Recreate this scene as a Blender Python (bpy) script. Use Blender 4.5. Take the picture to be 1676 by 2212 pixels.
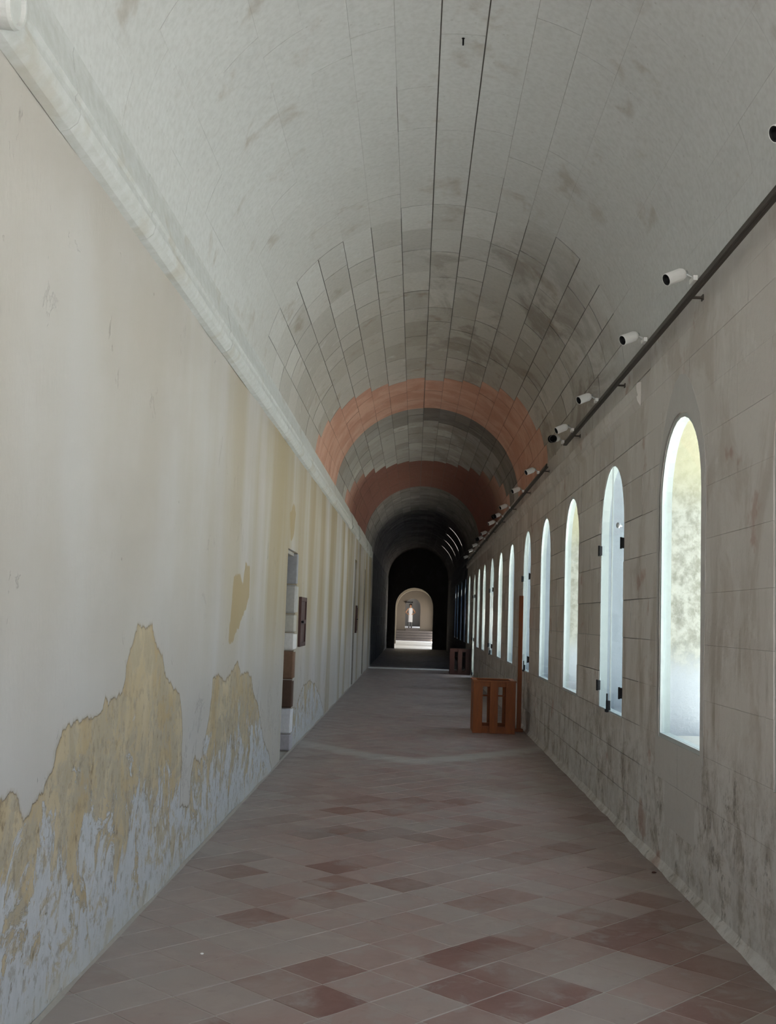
import bpy, math, random
import numpy as np
from mathutils import Vector, Matrix
random.seed(7)
R = random.Random(11)
sc = bpy.context.scene
COL = sc.collection
for o in list(bpy.data.objects): bpy.data.objects.remove(o)

# ------------------------------------------------------------------ camera
F = 2375.0; CX, CY = 838, 1106; EYE = 1.6; VP = (895, 1335); ROLL = .031
d = Vector((VP[0]-CX, -(VP[1]-CY), F)).normalized()
up = Vector((math.sin(ROLL), math.cos(ROLL), 0)); up = (up - d*up.dot(d)).normalized()
rt = up.cross(d)
if rt.x < 0: rt = -rt
M = Matrix((rt, d, up))                      # world = M @ (right, up, forward)
cam = bpy.data.cameras.new('camera'); co = bpy.data.objects.new('camera', cam); COL.objects.link(co)
c0, c1, c2 = M.col[0], M.col[1], -M.col[2]
mw = Matrix.Identity(4)
for i in range(3):
    mw[i][0], mw[i][1], mw[i][2] = c0[i], c1[i], c2[i]
mw.translation = (0, 0, EYE); co.matrix_world = mw
cam.sensor_fit = 'VERTICAL'; cam.sensor_height = 36; cam.lens = F*36/2212; cam.clip_start = .05; cam.clip_end = 400
sc.camera = co

# ------------------------------------------------------------------ sky and exposure
SKY = 4.6
w = bpy.data.worlds.new('sky'); sc.world = w; w.use_nodes = True
wn = w.node_tree.nodes; wl = w.node_tree.links
bg = wn['Background']; bg.inputs[1].default_value = SKY
tc = wn.new('ShaderNodeTexCoord'); sp = wn.new('ShaderNodeSeparateXYZ'); rp = wn.new('ShaderNodeValToRGB')
wl.new(tc.outputs['Generated'], sp.inputs[0]); wl.new(sp.outputs[2], rp.inputs[0]); wl.new(rp.outputs[0], bg.inputs[0])
rp.color_ramp.elements[0].position = 0; rp.color_ramp.elements[0].color = (.90, .93, .96, 1)
rp.color_ramp.elements[1].position = 1; rp.color_ramp.elements[1].color = (.74, .85, 1.0, 1)
sc.view_settings.view_transform = 'Standard'; sc.view_settings.look = 'None'
sc.view_settings.gamma = 1; sc.view_settings.use_curve_mapping = False
sc.view_settings.exposure = 0.12
sl_ = bpy.data.lights.new('sun', 'SUN'); sl_.energy = 56; sl_.color = (1.0, .975, .94); sl_.angle = math.radians(.6)
so = bpy.data.objects.new('sun', sl_); COL.objects.link(so)
sd = Vector((.80*math.cos(math.radians(76)), .50*math.cos(math.radians(76)), math.sin(math.radians(76))))
so.rotation_euler = sd.to_track_quat('Z', 'Y').to_euler()

def portal(loc, rot, sx, sy):                # daylight portal of an opening, guides sky sampling only
    L = bpy.data.lights.new('daylight_portal', 'AREA'); L.shape = 'RECTANGLE'; L.size = sx; L.size_y = sy
    L.cycles.is_portal = True
    o = bpy.data.objects.new('daylight_portal', L); COL.objects.link(o); o.location = loc; o.rotation_euler = rot
    return o

# ------------------------------------------------------------------ helpers
def tag(o, label=None, cat=None, group=None, kind=None):
    if label: o['label'] = label
    if cat: o['category'] = cat
    if group: o['group'] = group
    if kind: o['kind'] = kind
    return o

def empty(name, loc=(0, 0, 0), rz=0):
    o = bpy.data.objects.new(name, None); COL.objects.link(o); o.location = loc; o.rotation_euler = (0, 0, rz)
    o.empty_display_size = .1
    return o

class MB:
    def __init__(s): s.v = []; s.f = []; s.a = []; s.mi = []; s.sm = []
    def add(s, vs, fs, att=(0, 0, 0), mi=0, smooth=False):
        b = len(s.v); s.v += [tuple(p) for p in vs]; s.a += [att]*len(vs)
        for f in fs: s.f.append([b+i for i in f]); s.mi.append(mi); s.sm.append(smooth)
    def box(s, x0, x1, y0, y1, z0, z1, **k):
        vs = [(x, y, z) for x in (x0, x1) for y in (y0, y1) for z in (z0, z1)]
        s.add(vs, [(0, 1, 3, 2), (4, 6, 7, 5), (0, 4, 5, 1), (2, 3, 7, 6), (0, 2, 6, 4), (1, 5, 7, 3)], **k)
    def obox(s, c, dx, dy, dz, ax=None, **k):  # bevelled oriented box
        X, Y, Z = ax or (Vector((1, 0, 0)), Vector((0, 1, 0)), Vector((0, 0, 1)))
        c = Vector(c); b = min(dx, dy, dz)*.08
        vs = []; 
        def P(x, y, z): return c+X*x+Y*y+Z*z
        hx, hy, hz = dx/2, dy/2, dz/2
        # 24 verts, faces inset
        idx = {}
        for sx in (-1, 1):
            for sy in (-1, 1):
                for sz in (-1, 1):
                    idx[(sx, sy, sz, 'x')] = len(vs); vs.append(P(sx*hx, sy*(hy-b), sz*(hz-b)))
                    idx[(sx, sy, sz, 'y')] = len(vs); vs.append(P(sx*(hx-b), sy*hy, sz*(hz-b)))
                    idx[(sx, sy, sz, 'z')] = len(vs); vs.append(P(sx*(hx-b), sy*(hy-b), sz*hz))
        fs = []
        q = [(-1, -1), (1, -1), (1, 1), (-1, 1)]
        for sg in (-1, 1):
            fs.append([idx[(sg, a, c_, 'x')] for a, c_ in q]); fs.append([idx[(a, sg, c_, 'y')] for a, c_ in q]); fs.append([idx[(a, c_, sg, 'z')] for a, c_ in q])
        for a in (-1, 1):
            for e in (-1, 1):
                fs.append([idx[(a, e, -1, 'x')], idx[(a, e, -1, 'y')], idx[(a, e, 1, 'y')], idx[(a, e, 1, 'x')]])
                fs.append([idx[(a, -1, e, 'x')], idx[(a, -1, e, 'z')], idx[(a, 1, e, 'z')], idx[(a, 1, e, 'x')]])
                fs.append([idx[(-1, a, e, 'y')], idx[(-1, a, e, 'z')], idx[(1, a, e, 'z')], idx[(1, a, e, 'y')]])
                for g in (-1, 1): fs.append([idx[(a, e, g, 'x')], idx[(a, e, g, 'y')], idx[(a, e, g, 'z')]])
        s.add(vs, fs, **k)
    def tube(s, p0, p1, r0, r1=None, n=12, cap=True, **k):
        r1 = r0 if r1 is None else r1
        p0 = Vector(p0); p1 = Vector(p1); t = (p1-p0).normalized()
        a = t.orthogonal().normalized(); b = t.cross(a)
        vs = []
        for p, r in ((p0, r0), (p1, r1)):
            for i in range(n): an = 2*math.pi*i/n; vs.append(p+(a*math.cos(an)+b*math.sin(an))*r)
        s.add(vs, [(i, (i+1) % n, n+(i+1) % n, n+i) for i in range(n)], smooth=True, **k)
        if cap:
            s.add(vs[:n], [tuple(range(n))[::-1]], **k); s.add(vs[n:], [tuple(range(n))], **k)
    def lathe(s, p0, t, prof, n=20, **k):       # prof: (distance along t, radius)
        p0 = Vector(p0); t = Vector(t).normalized(); a = t.orthogonal().normalized(); b = t.cross(a); vs = []
        for dd, r in prof:
            for i in range(n): an = 2*math.pi*i/n; vs.append(p0+t*dd+(a*math.cos(an)+b*math.sin(an))*r)
        fs = [(j*n+i, j*n+(i+1) % n, (j+1)*n+(i+1) % n, (j+1)*n+i) for j in range(len(prof)-1) for i in range(n)]
        s.add(vs, fs, **k)
    def build(s, name, mats, parent=None, fix=False):
        me = bpy.data.meshes.new(name); me.from_pydata(s.v, [], s.f)
        if not isinstance(mats, (list, tuple)): mats = [mats]
        for m in mats: me.materials.append(m)
        me.polygons.foreach_set('material_index', s.mi); me.polygons.foreach_set('use_smooth', s.sm)
        at = me.attributes.new('tint', 'FLOAT_COLOR', 'POINT')
        buf = np.ones((len(s.v), 4), np.float32); buf[:, :3] = np.array(s.a, np.float32).reshape(-1, 3)
        at.data.foreach_set('color', buf.ravel())
        me.update()
        if fix:
            import bmesh
            bm = bmesh.new(); bm.from_mesh(me); bmesh.ops.recalc_face_normals(bm, faces=bm.faces); bm.to_mesh(me); bm.free()
        o = bpy.data.objects.new(name, me); COL.objects.link(o)
        if parent: o.parent = parent
        return o

# ------------------------------------------------------------------ materials
class NT:
    def __init__(s, name, rough=.9, spec=.25):
        s.m = bpy.data.materials.new(name); s.m.use_nodes = True; s.t = s.m.node_tree
        s.b = s.t.nodes['Principled BSDF']; s.b.inputs['Roughness'].default_value = rough
        s.b.inputs['Specular IOR Level'].default_value = spec
        s.g = s.n('ShaderNodeNewGeometry'); s.P = s.g.outputs['Position']
        s._xyz = None
    def n(s, ty): return s.t.nodes.new(ty)
    def put(s, sock, v):
        if v is None: return
        if isinstance(v, bpy.types.NodeSocket): s.t.links.new(v, sock)
        elif isinstance(v, (tuple, list)) and len(v) == 3 and sock.type == 'RGBA': sock.default_value = (*v, 1)
        else: sock.default_value = v
    def xyz(s):
        if not s._xyz:
            q = s.n('ShaderNodeSeparateXYZ'); s.put(q.inputs[0], s.P); s._xyz = q.outputs
        return s._xyz
    def math(s, op, a, b=None, c=None, clamp=False):
        q = s.n('ShaderNodeMath'); q.operation = op; q.use_clamp = clamp
        for i, v in enumerate((a, b, c)): s.put(q.inputs[i], v)
        return q.outputs[0]
    def map(s, scale=(1, 1, 1), rot=(0, 0, 0), loc=(0, 0, 0)):
        q = s.n('ShaderNodeMapping'); s.put(q.inputs[0], s.P); q.inputs['Scale'].default_value = scale
        q.inputs['Rotation'].default_value = rot; q.inputs['Location'].default_value = loc
        return q.outputs[0]
    def noise(s, scale, detail=5, vec=None, rough=.55, dist=0):
        q = s.n('ShaderNodeTexNoise'); q.inputs['Scale'].default_value = scale; q.inputs['Detail'].default_value = detail
        q.inputs['Roughness'].default_value = rough; q.inputs['Distortion'].default_value = dist
        s.put(q.inputs['Vector'], vec or s.P); return q.outputs[0]
    def vor(s, scale, vec=None, feature='F1'):
        q = s.n('ShaderNodeTexVoronoi'); q.inputs['Scale'].default_value = scale; q.feature = feature
        s.put(q.inputs['Vector'], vec or s.P); return q.outputs[0]
    def step(s, v, a, b, o0=0., o1=1.):
        q = s.n('ShaderNodeMapRange'); q.interpolation_type = 'SMOOTHSTEP'
        s.put(q.inputs[0], v); q.inputs[1].default_value = a; q.inputs[2].default_value = b
        q.inputs[3].default_value = o0; q.inputs[4].default_value = o1
        if a > b:
            q.inputs[1].default_value = b; q.inputs[2].default_value = a; q.inputs[3].default_value = o1; q.inputs[4].default_value = o0
        return q.outputs[0]
    def mix(s, f, a, b, mode='MIX'):
        q = s.n('ShaderNodeMix'); q.data_type = 'RGBA'; q.blend_type = mode; q.clamp_factor = True
        s.put(q.inputs[0], f); s.put(q.inputs[6], a); s.put(q.inputs[7], b); return q.outputs[2]
    def attr(s, name='tint'):
        q = s.n('ShaderNodeAttribute'); q.attribute_name = name; return q
    def tint(s):
        a = s.attr(); q = s.n('ShaderNodeSeparateColor'); s.put(q.inputs[0], a.outputs['Color']); return q.outputs
    def bump(s, h, strength=.5, dist=.01, prev=None):
        q = s.n('ShaderNodeBump'); q.inputs['Strength'].default_value = strength; q.inputs['Distance'].default_value = dist
        s.put(q.inputs['Height'], h)
        if prev is not None: s.put(q.inputs['Normal'], prev)
        return q.outputs[0]
    def done(s, col, rough=None, normal=None):
        s.put(s.b.inputs['Base Color'], col); s.put(s.b.inputs['Roughness'], rough)
        if normal is not None: s.put(s.b.inputs['Normal'], normal)
        return s.m

def mat_vault():
    t = NT('vault_limestone'); r, g, b = t.tint()
    y = t.xyz()[1]
    big = t.noise(.45, 4); mid = t.noise(2.2, 6, dist=.6); fine = t.noise(28, 6); str_ = t.noise(6, 5, t.map((1, .5, 1)))
    col = t.mix(r, (.57, .57, .56), (.655, .66, .66))
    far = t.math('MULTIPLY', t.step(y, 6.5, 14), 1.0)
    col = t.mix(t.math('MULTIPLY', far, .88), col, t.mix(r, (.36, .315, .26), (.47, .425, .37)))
    # weather stains (warm brown), stronger in the crown and the right haunch
    st = t.math('MULTIPLY', t.step(mid, .56, .70), t.step(str_, .40, .62))
    col = t.mix(t.math('MULTIPLY', st, t.step(far, 0, 1, .45, .8)), col, (.33, .265, .20))
    lt = t.step(t.noise(5.5, 7, t.map((1, 1, 1), loc=(4, 2, 1))), .60, .72)
    col = t.mix(t.math('MULTIPLY', lt, .35), col, (.66, .665, .66))
    brn = t.math('MULTIPLY', t.step(t.noise(1.1, 6, t.map((1, .6, 1), loc=(1, 5, 3)), .65, .8), .48, .62), t.math('MULTIPLY', t.step(y, 8.5, 11), t.step(t.xyz()[0], -.5, .5)))
    col = t.mix(t.math('MULTIPLY', brn, .6), col, (.21, .17, .135))
    col = t.mix(t.math('MULTIPLY', t.step(t.vor(9), .10, .03), .25), col, (.22, .19, .16))
    # old red lime wash
    sal = t.mix(t.step(mid, .35, .65), (.50, .26, .18), (.60, .35, .255))
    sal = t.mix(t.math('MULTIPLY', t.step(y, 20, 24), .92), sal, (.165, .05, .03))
    col = t.mix(t.math('MULTIPLY', g, t.step(fine, .25, .5, .82, 1)), col, sal)
    # sooty stains, and shade of the far stretch put into the colour
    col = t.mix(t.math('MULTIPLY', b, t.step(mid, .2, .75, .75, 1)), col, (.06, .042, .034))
    col = t.mix(t.step(fine, .3, .8, 0, .18), col, (.2, .19, .17))
    h = t.math('ADD', t.math('MULTIPLY', fine, .5), mid)
    return t.done(col, .92, t.bump(h, .2, .008))

def mat_mortar(c=(.42, .40, .37), name='lime_mortar'):
    t = NT(name); f = t.noise(20, 5)
    return t.done(t.mix(f, tuple(v*.75 for v in c), c), .95, t.bump(f, .4, .008))

def mat_left():
    t = NT('old_plaster'); x, y, z = t.xyz()
    peel = t.attr('peel').outputs['Fac']; ochp = t.attr('flake').outputs['Fac']
    v = t.map((1, 1, .28)); vs = t.map((1, .9, .07))
    n1 = t.noise(8, 8, t.map((1, 1, .55)), .64, .4); n2 = t.noise(2.1, 6, t.map((1, 1, .6)), .62, .5); n3 = t.noise(34, 7, t.map((1, 1, .4)), .65); n4 = t.noise(3.6, 9, t.map((1, 1, .72)), .72, .7); n5 = t.noise(6, 8, t.map((1, 1, .85), loc=(0, 2, 5)), .72, .5); streak = t.noise(1.3, 6, vs, .5)
    big = t.noise(.8, 4)
    # sound lime plaster
    A = t.mix(t.step(big, .35, .65), (.445, .415, .385), (.485, .465, .45))
    warm = t.math('MULTIPLY', t.step(streak, .30, .62), t.step(y, 5.0, 12, .15, 1.))
    A = t.mix(warm, A, (.37, .305, .205))
    A = t.mix(t.math('MULTIPLY', t.step(z, 1.9, .6), .65), A, (.47, .455, .45))
    A = t.mix(t.math('MULTIPLY', t.step(t.noise(1.3, 5, vs), .5, .62), t.step(y, 13, 20, .0, .55)), A, (.30, .24, .15))
    # scar where the top coat has come off
    O = t.mix(t.step(n2, .3, .7), (.41, .315, .19), (.50, .42, .30))
    O = t.mix(t.math('MULTIPLY', t.step(n5, .46, .58), t.step(z, 1.6, .8, .3, .85)), O, (.36, .33, .285))
    W = t.step(t.math('SUBTRACT', n4, t.step(z, .1, 1.2, -.03, .20)), .43, .465)
    O = t.mix(W, O, t.mix(n3, (.37, .38, .40), (.56, .57, .60)))
    O = t.mix(t.math('MULTIPLY', t.step(n5, .52, .60), .85), O, (.40, .335, .235))
    O = t.mix(t.math('MULTIPLY', t.step(t.noise(19, 9, t.map((1, 1, .7), loc=(6, 1, 2)), .75), .53, .60), t.step(z, 1.6, .9, 0, .55)), O, (.26, .22, .17))
    O = t.mix(t.math('MULTIPLY', t.step(z, .16, .04), .55), O, (.46, .46, .45))
    dk = t.math('MULTIPLY', t.step(t.noise(11, 8, t.map((1, 1, .5), loc=(0, 3, 7)), .7), .60, .68), t.step(z, 1.3, .8, 0, 1))
    O = t.mix(t.math('MULTIPLY', dk, .75), O, (.17, .125, .08))
    jag = t.math('ADD', t.math('MULTIPLY', t.math('SUBTRACT', n1, .5), .13), t.math('MULTIPLY', t.math('SUBTRACT', n3, .5), .03))
    m = t.step(t.math('ADD', peel, jag), -.004, .006)
    rim = t.math('MULTIPLY', t.step(t.math('ABSOLUTE', t.math('ADD', peel, jag)), .022, .0), .35)
    col = t.mix(m, A, O); col = t.mix(rim, col, (.30, .22, .12))
    m2 = t.step(t.math('ADD', ochp, jag), -.004, .01)
    col = t.mix(t.math('MULTIPLY', m2, .85), col, (.36, .275, .15))
    col = t.mix(t.step(t.vor(3.1), .035, .015, 0, .5), col, (.2, .17, .14))
    h = t.math('ADD', t.math('MULTIPLY', m, -1.), t.math('ADD', t.math('MULTIPLY', W, .35), t.math('MULTIPLY', n3, .35)))
    return t.done(col, .93, t.bump(h, .8, .008))

def mat_wall_stone(name, dark=0.):
    t = NT(name); r, g, b = t.tint(); x, y, z = t.xyz()
    v = t.map((1, 1, .6)); n1 = t.noise(3.4, 7, v, .66, .5); n2 = t.noise(15, 8, t.map((1, 1, .8)), .7); st = t.noise(4, 7, t.map((1, 1, .22)), .64, .3)
    col = t.mix(r, (.54, .50, .46), (.66, .625, .595))
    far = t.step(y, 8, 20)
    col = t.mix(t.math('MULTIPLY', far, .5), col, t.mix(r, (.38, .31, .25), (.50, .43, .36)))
    lo = t.step(z, 1.15, .35)
    col = t.mix(t.math('MULTIPLY', t.step(st, .48, .66), t.step(z, 2.6, .8, .12, .75)), col, (.33, .275, .22))
    col = t.mix(t.math('MULTIPLY', t.step(n1, .52, .64), .5), col, (.70, .67, .64))
    bl = t.noise(1.7, 7, t.map((1, 1, .7), loc=(2, 2, 2)), .66, .6); col = t.mix(t.math('MULTIPLY', t.step(bl, .50, .62), .45), col, (.42, .36, .305))
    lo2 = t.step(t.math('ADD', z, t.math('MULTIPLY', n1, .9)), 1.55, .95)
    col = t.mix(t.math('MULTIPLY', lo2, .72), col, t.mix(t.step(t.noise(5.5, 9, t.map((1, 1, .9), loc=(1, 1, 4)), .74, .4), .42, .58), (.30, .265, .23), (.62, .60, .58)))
    sp_ = t.math('MULTIPLY', t.step(n2, .55, .64), lo2)
    col = t.mix(t.math('MULTIPLY', sp_, .8), col, (.20, .18, .16))
    col = t.mix(t.math('MULTIPLY', t.step(n1, .42, .52), t.math('MULTIPLY', lo, .55)), col, (.62, .61, .60))
    col = t.mix(t.math('MULTIPLY', t.step(t.noise(2.7, 4, t.map(loc=(3, 9, 2))), .64, .72), .5), col, (.34, .17, .12))
    col = t.mix(g, col, t.mix(n2, (.50, .48, .46), (.57, .55, .53)))     # smooth grey cement render
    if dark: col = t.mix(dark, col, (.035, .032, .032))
    h = t.math('ADD', t.math('MULTIPLY', n2, t.step(z, 1.3, .7, .5, 1.3)), t.math('MULTIPLY', n1, .7))
    return t.done(col, .93, t.bump(h, .8, .016))

def mat_tile():
    t = NT('terracotta', .5, .4); x, y, z = t.xyz()
    r, g, b = t.tint()
    dust = t.noise(1.1, 6, dist=.7); fine = t.noise(14, 7, rough=.7); wear = t.noise(4.5, 6, rough=.65, dist=.5)
    c = t.mix(t.step(r, .45, .95), (.335, .235, .215), (.20, .095, .078))
    c = t.mix(t.step(r, .30, .0), c, (.345, .275, .255))
    c = t.mix(t.math('MULTIPLY', b, .6), c, (.17, .11, .10))
    c = t.mix(t.step(wear, .50, .66, 0, .62), c, (.37, .315, .295))
    c = t.mix(t.math('MULTIPLY', t.step(dust, .47, .62), .42), c, (.365, .315, .295))
    c = t.mix(t.step(fine, .55, .75, 0, .4), c, (.19, .13, .11))
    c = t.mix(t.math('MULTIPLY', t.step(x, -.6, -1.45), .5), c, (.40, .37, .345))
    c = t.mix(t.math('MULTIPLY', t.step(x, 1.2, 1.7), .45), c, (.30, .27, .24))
    # pale curved band, a light reflection painted into the tile colour
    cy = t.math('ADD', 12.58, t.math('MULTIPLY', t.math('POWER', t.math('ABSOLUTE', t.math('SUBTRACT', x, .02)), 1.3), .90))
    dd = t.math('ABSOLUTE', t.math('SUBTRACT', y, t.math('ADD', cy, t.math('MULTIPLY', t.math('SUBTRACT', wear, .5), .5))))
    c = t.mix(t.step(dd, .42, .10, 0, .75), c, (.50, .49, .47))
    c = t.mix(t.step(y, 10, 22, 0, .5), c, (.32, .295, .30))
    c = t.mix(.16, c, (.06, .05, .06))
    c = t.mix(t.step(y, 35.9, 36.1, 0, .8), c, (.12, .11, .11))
    ro = t.step(wear, .3, .7, .42, .62)
    return t.done(c, ro, t.bump(t.math('ADD', wear, t.math('MULTIPLY', fine, .5)), .25, .004))

def mat_simple(name, col, rough=.5, metal=0., noise=.12, scale=20, spec=.4):
    t = NT(name, rough, spec); t.b.inputs['Metallic'].default_value = metal
    f = t.noise(scale, 5)
    return t.done(t.mix(f, tuple(c*(1-noise) for c in col), tuple(min(1, c*(1+noise)) for c in col)), rough)

def mat_reveal(name, grey):
    t = NT(name); x, y, z = t.xyz(); n = t.noise(13, 9, rough=.75); f = t.vor(30)
    if grey: c = t.mix(n, (.15, .17, .19), (.25, .28, .305))
    else:
        c = t.mix(t.step(n, .35, .62), (.17, .165, .135), (.34, .335, .295))
        c = t.mix(t.math('MULTIPLY', t.step(f, .15, .05), .6), c, (.12, .115, .09))
        c = t.mix(t.step(z, 2.35, 2.75, 0, .8), c, (.30, .285, .19))
        c = t.mix(t.step(t.math('ADD', z, t.math('MULTIPLY', n, .5)), 1.75, 1.45), c, (.33, .345, .365))
    return t.done(c, .9, t.bump(n, .6, .02))

def mat_glass(name, tint):
    m = bpy.data.materials.new(name); m.use_nodes = True; nt = m.node_tree; nt.nodes.clear()
    o = nt.nodes.new('ShaderNodeOutputMaterial'); mx = nt.nodes.new('ShaderNodeMixShader'); tr = nt.nodes.new('ShaderNodeBsdfTransparent')
    gl = nt.nodes.new('ShaderNodeBsdfGlossy'); lw_ = nt.nodes.new('ShaderNodeLayerWeight'); lw_.inputs[0].default_value = .5
    p5 = nt.nodes.new('ShaderNodeMath'); p5.operation = 'POWER'; p5.inputs[1].default_value = 5
    ma = nt.nodes.new('ShaderNodeMath'); ma.operation = 'MULTIPLY_ADD'; ma.inputs[1].default_value = .45; ma.inputs[2].default_value = .03
    nt.links.new(lw_.outputs['Facing'], p5.inputs[0]); nt.links.new(p5.outputs[0], ma.inputs[0])
    tr.inputs[0].default_value = (*tint, 1); gl.inputs['Roughness'].default_value = .04
    nt.links.new(ma.outputs[0], mx.inputs[0]); nt.links.new(tr.outputs[0], mx.inputs[1]); nt.links.new(gl.outputs[0], mx.inputs[2]); nt.links.new(mx.outputs[0], o.inputs[0])
    return m

def mat_frost(name):
    m = bpy.data.materials.new(name); m.use_nodes = True; nt = m.node_tree; nt.nodes.clear()
    o = nt.nodes.new('ShaderNodeOutputMaterial'); mx = nt.nodes.new('ShaderNodeMixShader'); tr = nt.nodes.new('ShaderNodeBsdfTranslucent'); df = nt.nodes.new('ShaderNodeBsdfDiffuse')
    mx.inputs[0].default_value = .9; tr.inputs[0].default_value = (.85, .88, .92, 1); df.inputs[0].default_value = (.4, .42, .44, 1)
    nt.links.new(df.outputs[0], mx.inputs[1]); nt.links.new(tr.outputs[0], mx.inputs[2]); nt.links.new(mx.outputs[0], o.inputs[0])
    return m

def mat_wood(name, c0, c1):
    t = NT(name, .55, .35); n = t.noise(7, 6, t.map((6, 6, .8)), .6, .6)
    return t.done(t.mix(n, c0, c1), .5, t.bump(n, .2, .003))

VAULT = mat_vault(); MORTAR = mat_mortar((.40, .385, .36)); MORTAR_D = mat_mortar((.17, .155, .14), 'dark_joint_mortar')
LEFT = mat_left(); RSTONE = mat_wall_stone('wall_stone'); RDARK = mat_wall_stone('painted_shade_stone', .86)  # the darkened copy carries the dimness of the far stretch in its colour
TILE = mat_tile(); GROUT = mat_mortar((.46, .43, .40), 'floor_grout')
REV_S = mat_reveal('reveal_rubble', False); REV_G = mat_reveal('reveal_render', True)
FRAME = mat_simple('white_painted_metal', (.42, .46, .45), .35)
GLASS = mat_glass('clear_glass', (.90, .95, .96)); GLASS_B = mat_glass('blue_tinted_glass', (.16, .22, .30))
FROST = mat_frost('frosted_glass'); BLACK = mat_simple('black_metal', (.008, .008, .009), .5, spec=.2); WHITE = mat_simple('white_enamel', (.80, .80, .78), .35, noise=.04)
BRONZE = mat_simple('dark_bronze_metal', (.06, .048, .038), .55); STEEL = mat_simple('grey_steel', (.45, .46, .46), .4, .6)
WOOD = mat_wood('orange_brown_wood', (.14, .030, .003), (.29, .075, .007)); WOOD_D = mat_wood('dark_red_brown_wood', (.04, .012, .009), (.075, .026, .018))
LIME = mat_mortar((.60, .575, .53), 'pale_limestone'); LIME_G = mat_mortar((.36, .33, .30), 'grey_limestone')
LIGHT_STRIPE = mat_mortar((.86, .86, .86), 'painted_light_stripe'); PLINTH = mat_mortar((.42, .42, .40), 'cement_skirting')

# ------------------------------------------------------------------ dimensions
XL, XR = -1.41, 1.695
XC = (XL+XR)/2; VA = (XR-XL)/2; ZS = 3.68; VB = 1.50
Y0, YD, YE = -3.6, 36.0, 57.4      # back end, where the stretch with painted shade begins, far end wall
SILL, SPR, HW = .85, 2.43, .56
TOP = SPR+HW
#            centre, kind
WINS = [(-2.75, 'c'), (-.27, 'c'), (2.2, 'c'), (4.70, 'c'), (7.14, 'c'), (9.60, 'd'), (12.08, 'c'), (14.49, 'g'), (16.86, 'd'), (19.58, 'g'),
        (22.08, 'c'), (24.50, 'd'), (27.2, 'c'), (29.5, 'c'), (31.62, 'door'), (34.6, 'g'), (37.25, 'b'), (40.3, 'b'), (43.45, 'b'), (46.0, 'b')]
def wdim(k):
    return (0.02, SPR, .50) if k == 'door' else (SILL, SPR, HW)
def half(win, z):
    s, p, h = wdim(win[1])
    if z < s or z >= p+h: return 0.
    if z <= p: return h
    return math.sqrt(max(0, h*h-(z-p)**2))

# ------------------------------------------------------------------ ceiling vault
def vp(a, off=0., y=0.):       # a in degrees; off > 0 = outward from the corridor
    r = math.radians(a); return (XC+(VA+off)*math.cos(r), y, ZS+(VB+off)*math.sin(r))
LIGHT_ARC_SLOTS = [(38.9, 20, 54), (42.0, 21, 54), (45.2, 22, 54), (49.0, 24, 54)]  # added openings, made up to show the arcs of light on the vault
cm = MB()
angs = [i*5 for i in range(37)]
ys = [Y0]
for sy, _, _ in LIGHT_ARC_SLOTS: ys += [sy-.11, sy+.11]
ys += [YE+.4]
for i in range(len(ys)-1):
    for j in range(36):
        if i % 2 == 1 and 20 <= angs[j] < 50: continue       # opening added for a light arc
        a, b_ = angs[j], angs[j+1]
        cm.add([vp(a, .008, ys[i]), vp(b_, .008, ys[i]), vp(b_, .008, ys[i+1]), vp(a, .008, ys[i+1])], [(0, 1, 2, 3)], smooth=True, att=(.3, 0, 0))
        cm.add([vp(a, .16, ys[i]), vp(b_, .16, ys[i]), vp(b_, .16, ys[i+1]), vp(a, .16, ys[i+1])], [(3, 2, 1, 0)])
for sy, _, _ in LIGHT_ARC_SLOTS:                                       # slot sides
    for yy in (sy-.11, sy+.11):
        for j in range(4, 10): cm.add([vp(angs[j], .008, yy), vp(angs[j+1], .008, yy), vp(angs[j+1], .16, yy), vp(angs[j], .16, yy)], [(0, 1, 2, 3)])
    for a in (20, 50): cm.add([vp(a, .008, sy-.11), vp(a, .008, sy+.11), vp(a, .16, sy+.11), vp(a, .16, sy-.11)], [(0, 1, 2, 3)])
ceil_ = tag(cm.build('ceiling', MORTAR_D), 'barrel vaulted ceiling of grey limestone courses with two red washed bands', kind='structure')
gm = MB()

bounds = [0, 10.2]+[10.2+10.4*k for k in range(1, 16)]+[176.6, 180]
bounds = [0, 10.2]+[round(93.4+10.4*k, 1) for k in range(-7, 8)]+[180]
def band1(a):    # start of the first red band for a course angle
    pts = [(0, 14.3), (20, 14.9), (35, 14.9), (50, 15.2), (65, 15.9), (80, 16.2), (95, 16.3), (110, 16.2), (125, 15.9), (147, 15.5), (162, 15.0), (180, 14.5)]
    return np.interp(a, [p[0] for p in pts], [p[1] for p in pts])
def band2(a):
    pts = [(0, 19.8), (25, 21.5), (60, 24.5), (95, 25.0), (125, 24.3), (148, 22.6), (180, 20.5)]
    return np.interp(a, [p[0] for p in pts], [p[1] for p in pts])
blocks = []
for ci in range(len(bounds)-1):
    a0, a1 = bounds[ci], bounds[ci+1]; am = (a0+a1)/2
    if am < 62: ring = 9.1
    elif am < 104: ring = 9.25
    else: ring = 9.5
    st = [Y0, ring, float(band1(am))+R.uniform(-.12, .12), 18.55, float(band2(am))+R.uniform(-.1, .1), 29.8, YE]
    y = []
    for k in range(len(st)-1):
        a, b = st[k], st[k+1]; n = max(1, round((b-a)/R.uniform(.62, .74)))
        c = [a+(b-a)*i/n for i in range(n)]
        y += [c[0]]+[q+R.uniform(-.12, .12)*(1 if n > 1 else 0) for q in c[1:]]
    y.append(YE)
    if am < 50:                                             # leave the added light-arc slots open
        pass
    for k in range(len(y)-1): blocks.append((y[k], y[k+1], a0, a1, ci))
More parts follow.
